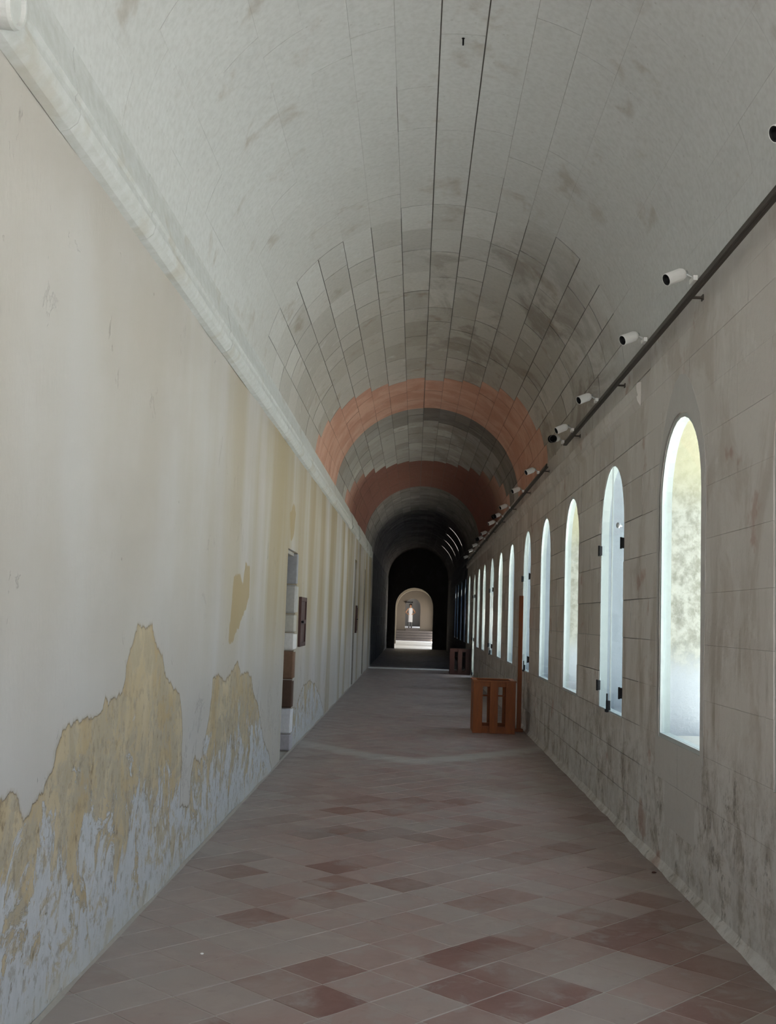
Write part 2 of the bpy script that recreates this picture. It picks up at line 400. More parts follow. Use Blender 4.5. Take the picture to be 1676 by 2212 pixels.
def split_slots(bl):
    out = []
    for (ya, yb, a0, a1, ci) in bl:
        segs = [(ya, yb)]
        if a1 > 20 and a0 < 50:
            for sy, _, _ in LIGHT_ARC_SLOTS:
                ns = []
                for p, q in segs:
                    s0, s1 = sy-.11, sy+.11
                    if q <= s0 or p >= s1: ns.append((p, q)); continue
                    if s0-p > .05: ns.append((p, s0))
                    if q-s1 > .05: ns.append((s1, q))
                segs = ns
        out += [(p, q, a0, a1, ci) for p, q in segs]
    return out
blocks = split_slots(blocks)
vis = [b for b in blocks if b[1] > 4.9]; vis.sort(key=lambda b: b[0]); near = vis[:298]; nearset = set(id(b) for b in near)
def voussoir(mb, b):
    ya, yb, a0, a1, ci = b; am = (a0+a1)/2; ym = (ya+yb)/2
    nearz = ym < (9.15 if am < 62 else 9.2 if am < 104 else 9.45)
    gy = .0007 if nearz else .003; ga = .0008 if nearz else .0034
    la = ra = ga if not nearz or 55 < am < 110 else .0002
    if nearz and not 55 < am < 110: gy = .0004
    if abs(a0-93.4) < .5 or abs(a0-83.0) < .5: la = .0042
    if abs(a1-93.4) < .5 or abs(a1-83.0) < .5: ra = .0042
    if nearz and (abs(a0-72.6) < .5 or abs(a0-103.8) < .5) and R.random() < .4: la = .003
    sal = 0.
    b1 = band1(am); b2 = band2(am)
    if b1-.15 < ym < 18.5 or b2-.15 < ym < 29.8: sal = 1.; gy *= .35; la = min(la, .0018) if a0 != 93.4 else la; ra = min(ra, .0018) if a1 != 93.4 else ra
    soot_shade = 0.  # stain amount; on the farthest blocks it also paints in the shade
    if 18.5 < ym < 19.7 and am > 15: soot_shade = R.uniform(.68, .85) if am < 98 else R.uniform(.3, .5)
    elif 19.7 <= ym < b2: soot_shade = R.uniform(.1, .38) + (.2 if am < 60 else 0)
    elif 29.8 <= ym < 36: soot_shade = R.uniform(.66, .82)
    elif ym >= 36: soot_shade = R.uniform(.88, .97)
    elif 10 < ym < b1 and 30 < am < 100: soot_shade = R.uniform(0, .14)
    rnd = R.uniform(.42, .62) if nearz else R.random()
    off = R.uniform(-.0006, .0006) if nearz else R.uniform(-.0025, .0025)
    A0 = a0+math.degrees(la/1.53); A1 = a1-math.degrees(ra/1.53); n = 4
    Y_a, Y_b = ya+gy, yb-gy
    av = [A0+(A1-A0)*i/n for i in range(n+1)]
    lo = [vp(a, off, Y_a) for a in av]+[vp(a, off, Y_b) for a in av]
    att = (rnd, sal, soot_shade)
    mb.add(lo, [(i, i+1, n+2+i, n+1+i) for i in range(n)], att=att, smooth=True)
    hi = [vp(a, .03, Y_a) for a in av]+[vp(a, .03, Y_b) for a in av]; vs = lo+hi; m = 2*(n+1)
    fs = [(i+1, i, m+i, m+i+1) for i in range(n)]+[(n+1+i, n+2+i, m+n+2+i, m+n+1+i) for i in range(n)]
    fs += [(0, n+1, m+n+1, m), (n, m+n, m+2*n+1, 2*n+1)]
    mb.add(vs, fs, att=(rnd*.6, sal*.6, min(1, soot_shade+.35)))
rest = MB()
for b in blocks:
    if id(b) in nearset:
        mb = MB(); voussoir(mb, b); mb.build('stone_block', VAULT, ceil_)
    else: voussoir(rest, b)
tag(rest.build('stone_block_courses', VAULT, ceil_), kind='stuff')

# glazing of the added light-arc slots
for k, (sy, _, _) in enumerate(LIGHT_ARC_SLOTS):
    g = MB(); av = [20+3*i for i in range(11)]
    for i in range(10):
        g.add([vp(av[i], .11, sy-.11), vp(av[i+1], .11, sy-.11), vp(av[i+1], .11, sy+.11), vp(av[i], .11, sy+.11)], [(0, 1, 2, 3)], smooth=True)
    tag(g.build('window_%d' % (30+k), FROST), 'added narrow curved slot standing in for an arc of light on the vault, '+['nearest of the four', 'second nearest of the four', 'third nearest of the four', 'farthest of the four'][k], kind='structure')

# ------------------------------------------------------------------ floor
fm = MB(); fm.box(XL-.3, XR+.05, Y0, YE+.3, -.3, -.0022)
floor_ = tag(fm.build('floor', GROUT), 'worn terracotta tile floor laid diagonally', kind='structure')
TS = .29; TA = math.radians(47.5); U = Vector((math.cos(TA), math.sin(TA))); V = Vector((-U.y, U.x)); PA, PB = -.2203, .4292
def clip(poly, axis, val, keep_less):
    out = []
    for i in range(len(poly)):
        p, q = poly[i], poly[(i+1) % len(poly)]
        ip = (p[axis] <= val) == keep_less or p[axis] == val; iq = (q[axis] <= val) == keep_less or q[axis] == val
        if ip: out.append(p)
        if ip != iq:
            t = (val-p[axis])/(q[axis]-p[axis]); out.append((p[0]+t*(q[0]-p[0]), p[1]+t*(q[1]-p[1])))
    return out
tiles = []
for i in range(-60, 220):
    for j in range(-60, 220):
        c = U*((i+.5+PA)*TS)+V*((j+.5+PB)*TS)
        if c.x < XL-.22 or c.x > XR+.22 or c.y < Y0 or c.y > YE: continue
        g = .003
        h = TS/2-g
        poly = [tuple(c+U*a*h+V*b*h) for a, b in ((-1, -1), (1, -1), (1, 1), (-1, 1))]
        poly = clip(clip(poly, 0, XR-.004, True), 0, XL+.004, False)
        if len(poly) >= 3: tiles.append((c.y, c.x, poly, (i, j)))
tiles.sort()
DARKT = {(17, 8): .97, (17, 9): .80, (16, 7): .95, (18, 10): .93, (17, 10): .9, (18, 9): .8, (14, 9): .88, (13, 10): .8, (14, 10): .85, (15, 11): .92, (14, 11): .85, (15, 12): .1, (19, 10): .9, (13, 9): .85}
def tilemesh(mb, t):
    cy, cx, poly, ij = t
    r = DARKT.get(ij, R.random()**1.25*.88); dk = 0.
    if abs(cy-8.28) < .22 and -.85 < cx < .3: dk = R.choice([.9, .7, .2])
    elif (cx < -.9 and abs(cy-7.4) < .16): dk = .8
    elif cx > 1.15 and abs(cy-7.45) < .15: dk = .8
    if cy > 10: r *= .8
    z = R.uniform(-.0006, .0006); n = len(poly); tx, ty = R.uniform(-.004, .004), R.uniform(-.004, .004)
    b = .0022; ctr = (sum(p[0] for p in poly)/n, sum(p[1] for p in poly)/n)
    def ins(p, k): dx, dy = ctr[0]-p[0], ctr[1]-p[1]; L = math.hypot(dx, dy); return (p[0]+dx/L*k, p[1]+dy/L*k)
    top = [(*ins(p, b*1.4), z+tx*(p[0]-ctr[0])+ty*(p[1]-ctr[1])) for p in poly]; mid = [(p[0], p[1], z-.0016) for p in poly]; bot = [(p[0], p[1], -.006) for p in poly]
    vs = top+mid+bot
    fs = [tuple(range(n))]+[(i, i+n, (i+1) % n+n, (i+1) % n) for i in range(n)]+[(i+n, i+2*n, (i+1) % n+2*n, (i+1) % n+n) for i in range(n)]
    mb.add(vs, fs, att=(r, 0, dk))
visT = [t for t in tiles if t[0] > 4.05][:300]; visset = set(id(t) for t in visT)
rest = MB()
for t in tiles:
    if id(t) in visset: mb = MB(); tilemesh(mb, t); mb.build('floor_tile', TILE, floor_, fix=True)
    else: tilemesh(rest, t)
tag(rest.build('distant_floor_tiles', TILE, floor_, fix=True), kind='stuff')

ts = MB()
for k in range(4): ts = MB(); w_ = (XR-XL-.02)/4; ts.obox((XL+.01+w_*(k+.5), 34.75, .004), w_-.006, .62, .03); o_ = ts.build('light_stripe_slab', LIGHT_STRIPE, floor_)  # pale slabs added to paint the stripe of daylight across the floor
# ------------------------------------------------------------------ wall_right
XB = XR+.012; XO = XB+.60; LIN = .062; SPL = .20
wr = MB()
edges = [Y0]+[(WINS[i][0]+WINS[i+1][0])/2 for i in range(len(WINS)-1)]+[YE+.3]
def profile(win, grow=0.):      # closed outline (y, z) of an opening, anticlockwise from sill near corner
    s, p, h = wdim(win[1]); c = win[0]; h += grow
    pts = [(c-h, s-grow*.6), (c+h, s-grow*.6)]
    pts += [(c+h*math.cos(math.pi*i/16), p+h*math.sin(math.pi*i/16)) for i in range(17)]
    return pts
for i, win in enumerate(WINS):
    ya, yb = edges[i], edges[i+1]; s, p, h = wdim(win[1])
    zz = sorted(set([-.3, s]+[p]+[p+h*math.sin(math.pi*k/16) for k in range(1, 9)]+[3.72]))
    att = (R.random(), 0, 0); di = 1 if ya > YD-1.2 else 0
    for xx, gr in ((XB, 0), (XO, SPL)):
        pr = profile(win, gr)
        s2 = s-gr*.6; arc = pr[1:]
        # right part and left part as fans of quads
        hh = h+gr
        lev = [(-.3, 0)]+[(s2, 0)]
        rows = [(s2, hh), (p, hh)]+[(p+hh*math.sin(math.pi*k/16), hh*math.cos(math.pi*k/16)) for k in range(1, 9)]
        for k in range(len(rows)-1):
            (z0, h0), (z1, h1) = rows[k], rows[k+1]; c = win[0]
            wr.add([(xx, ya, z0), (xx, c-h0, z0), (xx, c-h1, z1), (xx, ya, z1)], [(0, 1, 2, 3)], att=att, mi=di)
            wr.add([(xx, c+h0, z0), (xx, yb, z0), (xx, yb, z1), (xx, c+h1, z1)], [(0, 1, 2, 3)], att=att, mi=di)
        wr.add([(xx, ya, -.3), (xx, yb, -.3), (xx, yb, s2), (xx, ya, s2)], [(0, 1, 2, 3)], att=att, mi=di)
        zt = rows[-1][0]
        wr.add([(xx, ya, zt), (xx, yb, zt), (xx, yb, 3.76), (xx, ya, 3.76)], [(0, 1, 2, 3)], att=att, mi=di)
    a = profile(win, 0); b = profile(win, SPL); n = len(a)
    rm = {'c': 2, 'd': 3, 'g': 3, 'b': 3, 'door': 2}[win[1]]
    for k in range(n):
        q = (k+1) % n
        wr.add([(XB, *a[k]), (XB, *a[q]), (XB+LIN, *a[q]), (XB+LIN, *a[k])], [(0, 1, 2, 3)], mi=rm)
        wr.add([(XB+LIN, *a[k]), (XB+LIN, *a[q]), (XO, *b[q]), (XO, *b[k])], [(0, 1, 2, 3)], mi=rm)
wr.add([(XB, Y0, 3.76), (XB, YE+.3, 3.76), (XO+.4, YE+.3, 3.76), (XO+.4, Y0, 3.76)], [(0, 1, 2, 3)])
wall_r = tag(wr.build('wall_right', [MORTAR, MORTAR_D, REV_S, REV_G]), 'limestone block wall pierced by a long row of arched windows', kind='structure')

cz = [-.0, .30, .58, .86, 1.18, 1.50, 1.80, 2.12, 2.43, 2.74, 3.02, 3.30, 3.50, 3.70]
wblocks = []
for i, win in enumerate(WINS):
    pass
for k in range(len(cz)-1):
    z0, z1 = cz[k], cz[k+1]; zm = (z0+z1)/2
    cuts = [Y0]
    for win in WINS:
        if max(half(win, z0+.001), half(win, z1-.001), half(win, zm)) > 0: cuts.append(win[0])
    cuts += [YD, YE]; cuts = sorted(set(cuts))
    for a, b in zip(cuts[:-1], cuts[1:]):
        n = max(2, round((b-a)/R.uniform(.52, .72))); br = [a]+[a+(b-a)*q/n+R.uniform(-.08, .08) for q in range(1, n)]+[b]
        for p, q in zip(br[:-1], br[1:]): wblocks.append((p, q, z0, z1))
def wallblock(b):
    ya, yb, z0, z1 = b; wins = [w_ for w_ in WINS if w_[0]-HW < yb+.01 and w_[0]+HW > ya-.01]
    nearz = yb < 8.6
    g = .0007 if nearz else .003
    cut = any(max(half(w_, z0), half(w_, z1), half(w_, (z0+z1)/2)) > 0 for w_ in wins)
    zz = [z0+g, z1-g]
    if cut:
        ex = []
        for w_ in wins:
            s, p, h = wdim(w_[1])
            if z0 < s < z1: ex += [s-.0005, s+.0005]
            ex += [zv for zv in (p, p+h*.3, p+h*.5, p+h*.7, p+h*.85, p+h*.95, p+h) if z0+g < zv < z1-g]
        zz = sorted(zz+ex+[z0+(z1-z0)*t for t in (.25, .5, .75)])
    rows = []
    for z in zz:
        l, r = ya+g, yb-g
        for w_ in wins:
            h = half(w_, min(z, w_ and z))
            if h > 0:
                if w_[0] >= (ya+yb)/2: r = min(r, w_[0]-h-.001)
                else: l = max(l, w_[0]+h+.001)
        rows.append((z, l, r))
    # split in valid runs
    runs = []; cur = []
    for row in rows:
        if row[2]-row[1] > .004: cur.append(row)
        else:
            if len(cur) > 1: runs.append(cur)
            cur = []
    if len(cur) > 1: runs.append(cur)
    return runs
def wb_add(mb, b, runs):
    ya, yb, z0, z1 = b
    off = R.uniform(-.001, .001) if yb < 8.6 else R.uniform(-.0035, .0025)
    x = XR+off; rnd = R.random() if yb > 8.6 else R.uniform(.5, .72)
    ce = 0.
    c = 7.14; ym = (ya+yb)/2; 
    if abs(ym-c) < .55 and z1 < .87 and z0 > .28: ce = .95
    for rows in runs:
        n = len(rows)
        fr = [(x, r[1], r[0]) for r in rows]+[(x, r[2], r[0]) for r in rows[::-1]]
        bk = [(XB+.01, p[1], p[2]) for p in fr]; m = len(fr)
        vs = fr+bk
        fs = [(i, i+1, m-2-i, m-1-i) for i in range(n-1)]
        fs += [(i, (i+1) % m, (i+1) % m+m, i+m) for i in range(m)]
        mb.add(vs, fs, att=(rnd, ce, 0))
data = [(b, wallblock(b)) for b in wblocks]; data = [q for q in data if q[1]]
visw = sorted([q for q in data if q[0][1] > 5.2], key=lambda q: q[0][0])[:300]; vset = set(id(q) for q in visw)
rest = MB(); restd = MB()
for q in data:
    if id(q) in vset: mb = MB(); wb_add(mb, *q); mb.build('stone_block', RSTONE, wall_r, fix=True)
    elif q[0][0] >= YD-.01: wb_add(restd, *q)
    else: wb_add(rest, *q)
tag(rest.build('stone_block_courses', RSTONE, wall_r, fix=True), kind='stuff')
tag(restd.build('shade_dark_stone_courses', RDARK, wall_r, fix=True), kind='stuff')

# grey cement band round window of the second bay, thin geometry proud of the stone
rg = MB(); win = (7.14, 'c'); a = profile(win, .004); b = []
cyw = 7.14
for k, (yy, zz_) in enumerate(a):
    wdt = .10+.05*math.sin(k*1.7)
    if k in (0, 1): b.append((yy+(-.06 if yy < cyw else .05), zz_-.05))
    else:
        an = math.atan2(zz_-SPR, yy-cyw); t = .10+.10*max(0, math.sin(an))**6
        b.append((cyw+(HW+t)*math.cos(an), SPR+(HW+t*1.3)*math.sin(an)) if zz_ >= SPR else (yy, zz_))
n = len(a); xr0, xr1 = XR-.005, XR+.003
for k in range(1, n):
    q = (k+1) % n
    rg.add([(xr0, *a[k]), (xr0, *a[q]), (xr0+.003, *b[q]), (xr0+.003, *b[k])], [(0, 1, 2, 3)], att=(.5, 1, 0))
    rg.add([(xr0+.003, *b[k]), (xr0+.003, *b[q]), (xr1, *b[q]), (xr1, *b[k])], [(0, 1, 2, 3)], att=(.5, 1, 0))
tag(rg.build('trim_1', RSTONE), 'smooth grey mortar rim around the nearest fully visible arched window', kind='structure')

# windows -------------------------------------------------------------
def build_window(idx, win, label):
    c, k = win; s, p, h = wdim(k)
    outer = profile(win, -.001)
    root = empty('window_%d' % idx if k != 'door' else 'door_1', (XB, c, s)); tag(root, label, kind='structure')
    off = Vector(root.location)
    def bld(mb, name, m): 
        o = mb.build(name, m, root); o.location = -off; return o
    # lining frame: thin arched strip
    f = MB(); wd = .028 if k in ('c', 'g', 'b', 'door') else .012
    inner = [( (yy-c)*(h-wd)/h+c, (zz_-s)*1.0+s if zz_ <= p else zz_-wd*((zz_-p)/h)) for yy, zz_ in outer]
    inner[0] = (inner[0][0], s+wd); inner[1] = (inner[1][0], s+wd)
    x0, x1 = XR+.006, XB+LIN
    n = len(outer)
    for i in range(n):
        q = (i+1) % n
        f.add([(x0, *outer[i]), (x0, *outer[q]), (x0, *inner[q]), (x0, *inner[i])], [(0, 1, 2, 3)])
        f.add([(x0, *inner[i]), (x0, *inner[q]), (x1, *inner[q]), (x1, *inner[i])], [(0, 1, 2, 3)])
        f.add([(x1, *outer[i]), (x1, *outer[q]), (x1, *inner[q]), (x1, *inner[i])], [(3, 2, 1, 0)])
        f.add([(x0, *outer[i]), (x0, *outer[q]), (x1, *outer[q]), (x1, *outer[i])], [(3, 2, 1, 0)])
    bld(f, 'window_frame', FRAME)
    G = GLASS_B if k == 'b' else GLASS
    def pane(y_lo, y_hi, x):
        pts = []
        m = 12
        for i in range(m+1):
            y = y_lo+(y_hi-y_lo)*i/m; rr = h-wd; zt = p+math.sqrt(max(0, rr*rr-(y-c)**2)); pts.append((y, zt))
        poly = [(y_lo, s+wd), (y_hi, s+wd)]+pts[::-1]
        g = MB(); m_ = len(poly)
        g.add([(x, *q) for q in poly]+[(x+.006, *q) for q in poly], [tuple(range(m_)), tuple(range(2*m_-1, m_-1, -1))]+[(i, (i+1) % m_, (i+1) % m_+m_, i+m_) for i in range(m_)])
        return g
    if k in ('d', 'door'):
        for y_lo, y_hi in ((c-h+wd, c-.007), (c+.007, c+h-wd)): bld(pane(y_lo, y_hi, XR+.004), 'glass_leaf', G)
        ed = MB()
        for yy in (c-.008, c+.008): ed.box(XR+.002, XR+.012, yy-.003, yy+.003, s+wd, p+h-wd-.002)
        bld(ed, 'leaf_edge_strip', FRAME)
        zs_ = (2.27, 1.05)
        for yy in (c-h+.015, c+h-.02):
            for z in zs_:
                b_ = MB(); b_.obox((XR-.006, yy, z), .026, .062, .085); b_.tube((XR-.018, yy, z-.048), (XR-.018, yy, z+.048), .009, n=8)
                bld(b_, 'hinge_clamp', BLACK)
        b_ = MB(); b_.obox((XR-.01, c, s+.06), .03, .055, .08); b_.tube((XR-.02, c, s+.0), (XR-.02, c, s+.16), .008, n=8); b_.obox((XR-.022, c, s+.015), .03, .03, .025)
        bld(b_, 'bolt', BLACK)
        if c < 11 and c > 9:
            b_ = MB(); b_.lathe((XR, c-h+.07, 2.42), (-1, 0, 0), [(0, .012), (.02, .012), (.022, .022), (.04, .024), (.047, .015), (.047, 0)], n=14, smooth=True)
            bld(b_, 'knob', STEEL)
    else:
        bld(pane(c-h+wd, c+h-wd, XR+.02), 'glass_pane', G)
    # stone or render window sill slab
    sl = MB(); sl.box(XB+LIN, XO, c-h-.05, c+h+.05, s-.06, s+.004); bld(sl, 'window_sill', {'c': LIME, 'door': LIME}.get(k, REV_G))
    portal((XO+.02, c, (s+p+h)/2), (0, -math.pi/2*-1, 0), 2.3 if k != 'door' else 3.1, 1.45)
ordn = ['outside the frame nearest the camera', 'cut by the right edge of the photo', 'second in view, pale rough stone showing through', 'third in view', 'fourth in view', 'fifth in view', 'sixth in view', 'seventh in view', 'eighth in view', 'ninth in view', 'tenth in view', 'eleventh in view']
desc = {'c': 'tall arched window with one clear pane in a white frame', 'd': 'tall arched window with two glass leaves and black hinge clamps', 'g': 'tall arched window with blue grey render behind the glass', 'b': 'narrow looking blue tinted arched window in the dark far stretch', 'door': 'tall arched glass door behind the far crate'}
names = {4: 'nearest fully visible, pale stone behind it', 3: 'cut by the right picture edge', 5: 'beside the nearest full window', 6: 'third full one from the right', 7: 'fourth full one from the right', 8: 'fifth full one, above the front crate', 9: 'sixth full one', 10: 'seventh full one', 11: 'eighth full one', 12: 'ninth full one', 13: 'tenth full one, next to the glass door', 15: 'first beyond the glass door', 16: 'second beyond the glass door', 17: 'third beyond the glass door', 18: 'fourth beyond the glass door', 19: 'farthest of the row'}
for i, w_ in enumerate(WINS): build_window(i+1, w_, desc[w_[1]]+(', '+names[i] if i in names else ''))

# ------------------------------------------------------------------ wall_left
D1 = (12.05, 13.04, 0.0, 2.32)      # doorway recess: y0, y1, z0, z1
D2 = (25.35, 26.1, 0.0, 2.9); D3 = (30.3, 31.0, 0.0, 2.9)
def rng(a, b, s): n = max(1, round((b-a)/s)); return [a+(b-a)*i/n for i in range(n)]
yy = rng(Y0, 3.2, .4)+rng(3.2, 12.05, .03)+rng(12.05, 13.04, .05)+rng(13.04, 20, .04)+rng(20, 25.35, .2)+rng(25.35, 26.1, .2)+rng(26.1, 30.3, .3)+rng(30.3, 31.0, .2)+rng(31.0, YD, .3)+[YD]
zzs = rng(-.02, 2.32, .03)+rng(2.32, 2.9, .05)+rng(2.9, 3.72, .2)+[3.72]
yy = np.array(yy); zzs = np.array(zzs); NY, NZ = len(yy), len(zzs)
GY, GZ = np.meshgrid(yy, zzs, indexing='ij')
def pix2wall(px, py):
    q = M @ Vector((px-CX, -(py-CY), F)); t = XL/q.x; p = Vector((0, 0, EYE))+q*t; return (p.y, p.z)
def sdf(poly):
    P = np.stack([GY.ravel(), GZ.ravel()], 1); dmin = np.full(len(P), 9.); inside = np.zeros(len(P), bool)
    for i in range(len(poly)):
        a = np.array(poly[i]); b = np.array(poly[(i+1) % len(poly)]); ab = b-a
        t = np.clip(((P-a)@ab)/max(ab@ab, 1e-9), 0, 1); dd = np.hypot(*(P-a-t[:, None]*ab).T); dmin = np.minimum(dmin, dd)
        cond = ((a[1] > P[:, 1]) != (b[1] > P[:, 1])); xint = (b[0]-a[0])*(P[:, 1]-a[1])/((b[1]-a[1]) if abs(b[1]-a[1]) > 1e-9 else 1e-9)+a[0]
        inside ^= cond & (P[:, 0] < xint)
    return np.where(inside, dmin, -dmin)
S = 700/1676
L1 = [(0, 1060), (15, 1010), (45, 990), (80, 1000), (95, 1060), (110, 1105), (145, 1100), (160, 1040), (210, 985), (240, 920), (262, 860), (270, 770), (285, 730), (330, 655), (345, 640), (360, 648), (400, 612), (450, 600), (480, 600), (530, 560), (545, 495), (562, 522), (610, 485), (640, 450), (655, 390), (660, 310), (680, 240), (715, 140), (750, 125), (785, 120), (800, 200), (820, 235), (840, 300), (860, 380), (900, 430), (935, 480), (943, 560), (945, 700), (940, 850), (935, 960), (930, 1060), (985, 1050), (990, 900), (1005, 815), (1040, 822), (1060, 740), (1080, 620), (1095, 500), (1100, 400), (1130, 380), (1160, 410), (1190, 370), (1225, 310), (1240, 380), (1280, 360), (1300, 400), (1310, 480), (1330, 540), (1360, 700), (1385, 780), (1400, 860)]
poly1 = [pix2wall(a*S, 1300+b*S) for a, b in L1]
poly1 = [(2.0, poly1[0][1]+.1), (3.0, poly1[0][1]-.12)]+poly1+[(poly1[-1][0], -.5), (2.0, -.5)]
L2 = [(640, 1530), (648, 1500), (655, 1480), (668, 1470), (680, 1478), (690, 1500), (700, 1540), (705, 1590)]
poly2 = [pix2wall(*q) for q in L2]; poly2 = [(13.1, -.5), (13.1, .5)]+poly2+[(poly2[-1][0], -.5)]
s1 = np.maximum(sdf(poly1), sdf(poly2))
poly3 = [pix2wall(*q) for q in [(505, 1245), (520, 1240), (525, 1262), (532, 1215), (540, 1225), (538, 1290), (520, 1340), (500, 1392), (492, 1390), (497, 1330)]]
poly4 = [pix2wall(*q) for q in [(626, 1110), (636, 1085), (640, 1110), (633, 1166), (627, 1166)]]
s2 = np.maximum(sdf(poly3), sdf(poly4))
wl_ = MB(); idx = lambda i, j: i*NZ+j
rr = np.random.RandomState(3); wob = .004*np.sin(GY*1.3+GZ*2.1)+.003*np.sin(GY*4.1-GZ*3.3)
vs = [(XL+float(wob[i, j]), float(yy[i]), float(zzs[j])) for i in range(NY) for j in range(NZ)]
def hole(y, z): return any(d_[0] < y < d_[1] and z < d_[3] for d_ in (D1, D2, D3))
fs = []
for i in range(NY-1):
    for j in range(NZ-1):
        if not hole((yy[i]+yy[i+1])/2, (zzs[j]+zzs[j+1])/2): fs.append((idx(i, j), idx(i+1, j), idx(i+1, j+1), idx(i, j+1)))
wl_.add(vs, fs, smooth=True)
nb = len(vs)
for (a, b, z0, z1), dep in ((D1, .55), (D2, .3), (D3, .3)):      # recess faces
    for q in [[(XL, a, z0), (XL, a, z1), (XL-dep, a, z1), (XL-dep, a, z0)], [(XL, b, z0), (XL-dep, b, z0), (XL-dep, b, z1), (XL, b, z1)],
              [(XL, a, z1), (XL, b, z1), (XL-dep, b, z1), (XL-dep, a, z1)], [(XL-dep, a, z0), (XL-dep, a, z1), (XL-dep, b, z1), (XL-dep, b, z0)], [(XL, a, -.001), (XL, b, -.001), (XL-dep, b, -.001), (XL-dep, a, -.001)]]:
        wl_.add(q, [(0, 1, 2, 3)])
wl_.box(XL-.9, XL-.62, Y0, YD, -.3, 3.76)
wl_.add([(XL, Y0, 3.72), (XL, YD, 3.72), (XL-.9, YD, 3.74), (XL-.9, Y0, 3.74)], [(0, 1, 2, 3)])
wall_l = tag(wl_.build('wall_left', LEFT), 'cream plastered wall with flaked ochre and grey scars near the floor', kind='structure')
for nm, sv in (('peel', s1), ('flake', s2)):
    at = wall_l.data.attributes.new(nm, 'FLOAT', 'POINT'); buf = np.full(len(wl_.v), -1., np.float32); buf[:nb] = sv; at.data.foreach_set('value', buf)

# dark stretch of the left wall: coursed stone blocks
wd_ = MB(); wd_.box(XL-.9, XL-.012, YD, YE+.3, -.3, 3.76)
wall_d = tag(wd_.build('wall_left_far', MORTAR_D), 'stone wall in the far stretch of the gallery, shade painted into its colour', kind='structure')
rest = MB()
z = 0.
while z < 3.66:
    z1 = min(3.7, z+R.uniform(.28, .36)); y = YD
    while y < YE:
        y1 = min(YE, y+R.uniform(.5, .9)); o_ = R.uniform(-.006, .006)
        rest.box(XL-.03, XL+o_, y+.004, y1-.004, z+.004, z1-.004, att=(R.random(), 0, 0)); y = y1
    z = z1
tag(rest.build('shade_dark_stone_courses', RDARK, wall_d), kind='stuff')

# jamb stones of the doorway recess
jd = empty('door_2', (XL, 12.55, 0)); tag(jd, 'walled-up doorway recess with pale stone jamb blocks in the left wall', kind='structure')
JS = [(0, .2, (.42, .40, .44)), (.2, .5, (.66, .66, .70)), (.5, .83, (.085, .05, .035)), (.83, 1.17, (.19, .11, .07)), (1.17, 1.38, (.72, .70, .68)), (1.38, 1.6, (.50, .48, .43)), (1.6, 1.95, (.42, .41, .39)), (1.95, 2.32, (.30, .30, .32))]
for k, (z0, z1, c) in enumerate(JS):
    m = mat_simple('jamb_stone', c, .9, noise=.2, scale=25)
    b_ = MB(); d0 = .03+.012*(k % 3)
    q2 = [.20, .14, .10, .16, .24, .13, .22, .08][k]; b_.obox((-.2715, 13.04-d0/2+q2/2-12.55, (z0+z1)/2), .555, d0+q2, z1-z0-.012); b_.build('stone_block', m, jd)
b_ = MB(); b_.obox((-.03, 12.05-.012-12.55, 1.15), .06, .03, 2.3); b_.build('door_jamb', LIME, jd)
b_ = MB(); b_.obox((-.29, 0, 2.30), .5, .98, .04); b_.build('lintel', LIME_G, jd)
for dd, nm in ((D2, 'door_3'), (D3, 'door_4')):
    e = empty(nm, (XL, (dd[0]+dd[1])/2, 0)); tag(e, 'shallow blocked doorway recess in the left wall, '+('nearer' if nm == 'door_3' else 'farther')+' of the two distant ones', kind='structure')
    for k in range(7):
        b_ = MB(); b_.obox((-.15, (dd[1]-dd[0])/2-.02, .2+.41*k), .29, .04, .395); b_.build('stone_block', LIME_G, e)

# cornice along the left wall -----------------------------------------
prof = [(0, 3.405), (.035, 3.415), (.065, 3.44), (.075, 3.475), (.070, 3.50), (.052, 3.51), (.050, 3.545), (.058, 3.56), (.052, 3.60), (.040, 3.66), (.030, 3.72), (.032, 3.745), (.012, 3.765), (-.02, 3.80)]
tr = empty('trim_2', (XL, 0, 3.4)); tag(tr, 'pale moulded stone cornice running along the top of the left wall', kind='structure')
CORN = NT('cornice_stone'); n_ = CORN.noise(14, 7, rough=.65); n2 = CORN.noise(2.2, 5)
cc = CORN.mix(CORN.step(n_, .35, .65), (.50, .505, .49), (.56, .565, .56)); cc = CORN.mix(CORN.step(n2, .55, .68, 0, .5), cc, (.42, .38, .31))
cc = CORN.mix(CORN.step(CORN.xyz()[1], 9, 22, 0, .45), cc, (.40, .37, .29)); CORN = CORN.done(cc, .9, CORN.bump(n_, .12, .003))
y = Y0; k = 0
while y < 33.5:
    L = R.uniform(.9, 1.35); y1 = y+L; mb = MB(); m = max(2, int(L/.09)); sx = R.uniform(-.002, .002)
    sc_ = 1.
    if (21.5 < y < 22.5) or (24.3 < y < 26) or y > 29.5: sc_ = .35 if (k % 2) else .7
    rows = []
    for i in range(m+1):
        q = y+.0012+(L-.0024)*i/m
        for (dx, dz) in prof: rows.append((dx*sc_+sx+R.uniform(-.0009, .0009)*(dx > .03), q, dz-3.4+R.uniform(-.0006, .0006)))
    n = len(prof)
    fs = [(i*n+j, (i+1)*n+j, (i+1)*n+j+1, i*n+j+1) for i in range(m) for j in range(n-1)]
    mb.add(rows, fs, smooth=False); mb.add(rows[:n], [tuple(range(n))]); mb.add(rows[-n:], [tuple(range(n))[::-1]])
    mb.build('cornice_stone', CORN, tr); y = y1; k += 1
rb = MB(); q_ = M @ Vector((26-CX, -(12-CY), F)); cpt = Vector((0, 0, EYE))+q_*((XL+.082)/q_.x); nrm = Vector((1, 0, -.10)).normalized()
rb.lathe(cpt, nrm, [(-.09, .074), (.010, .074), (.022, .069), (.022, .058), (.008, .054), (.012, .0)], n=36, smooth=False)
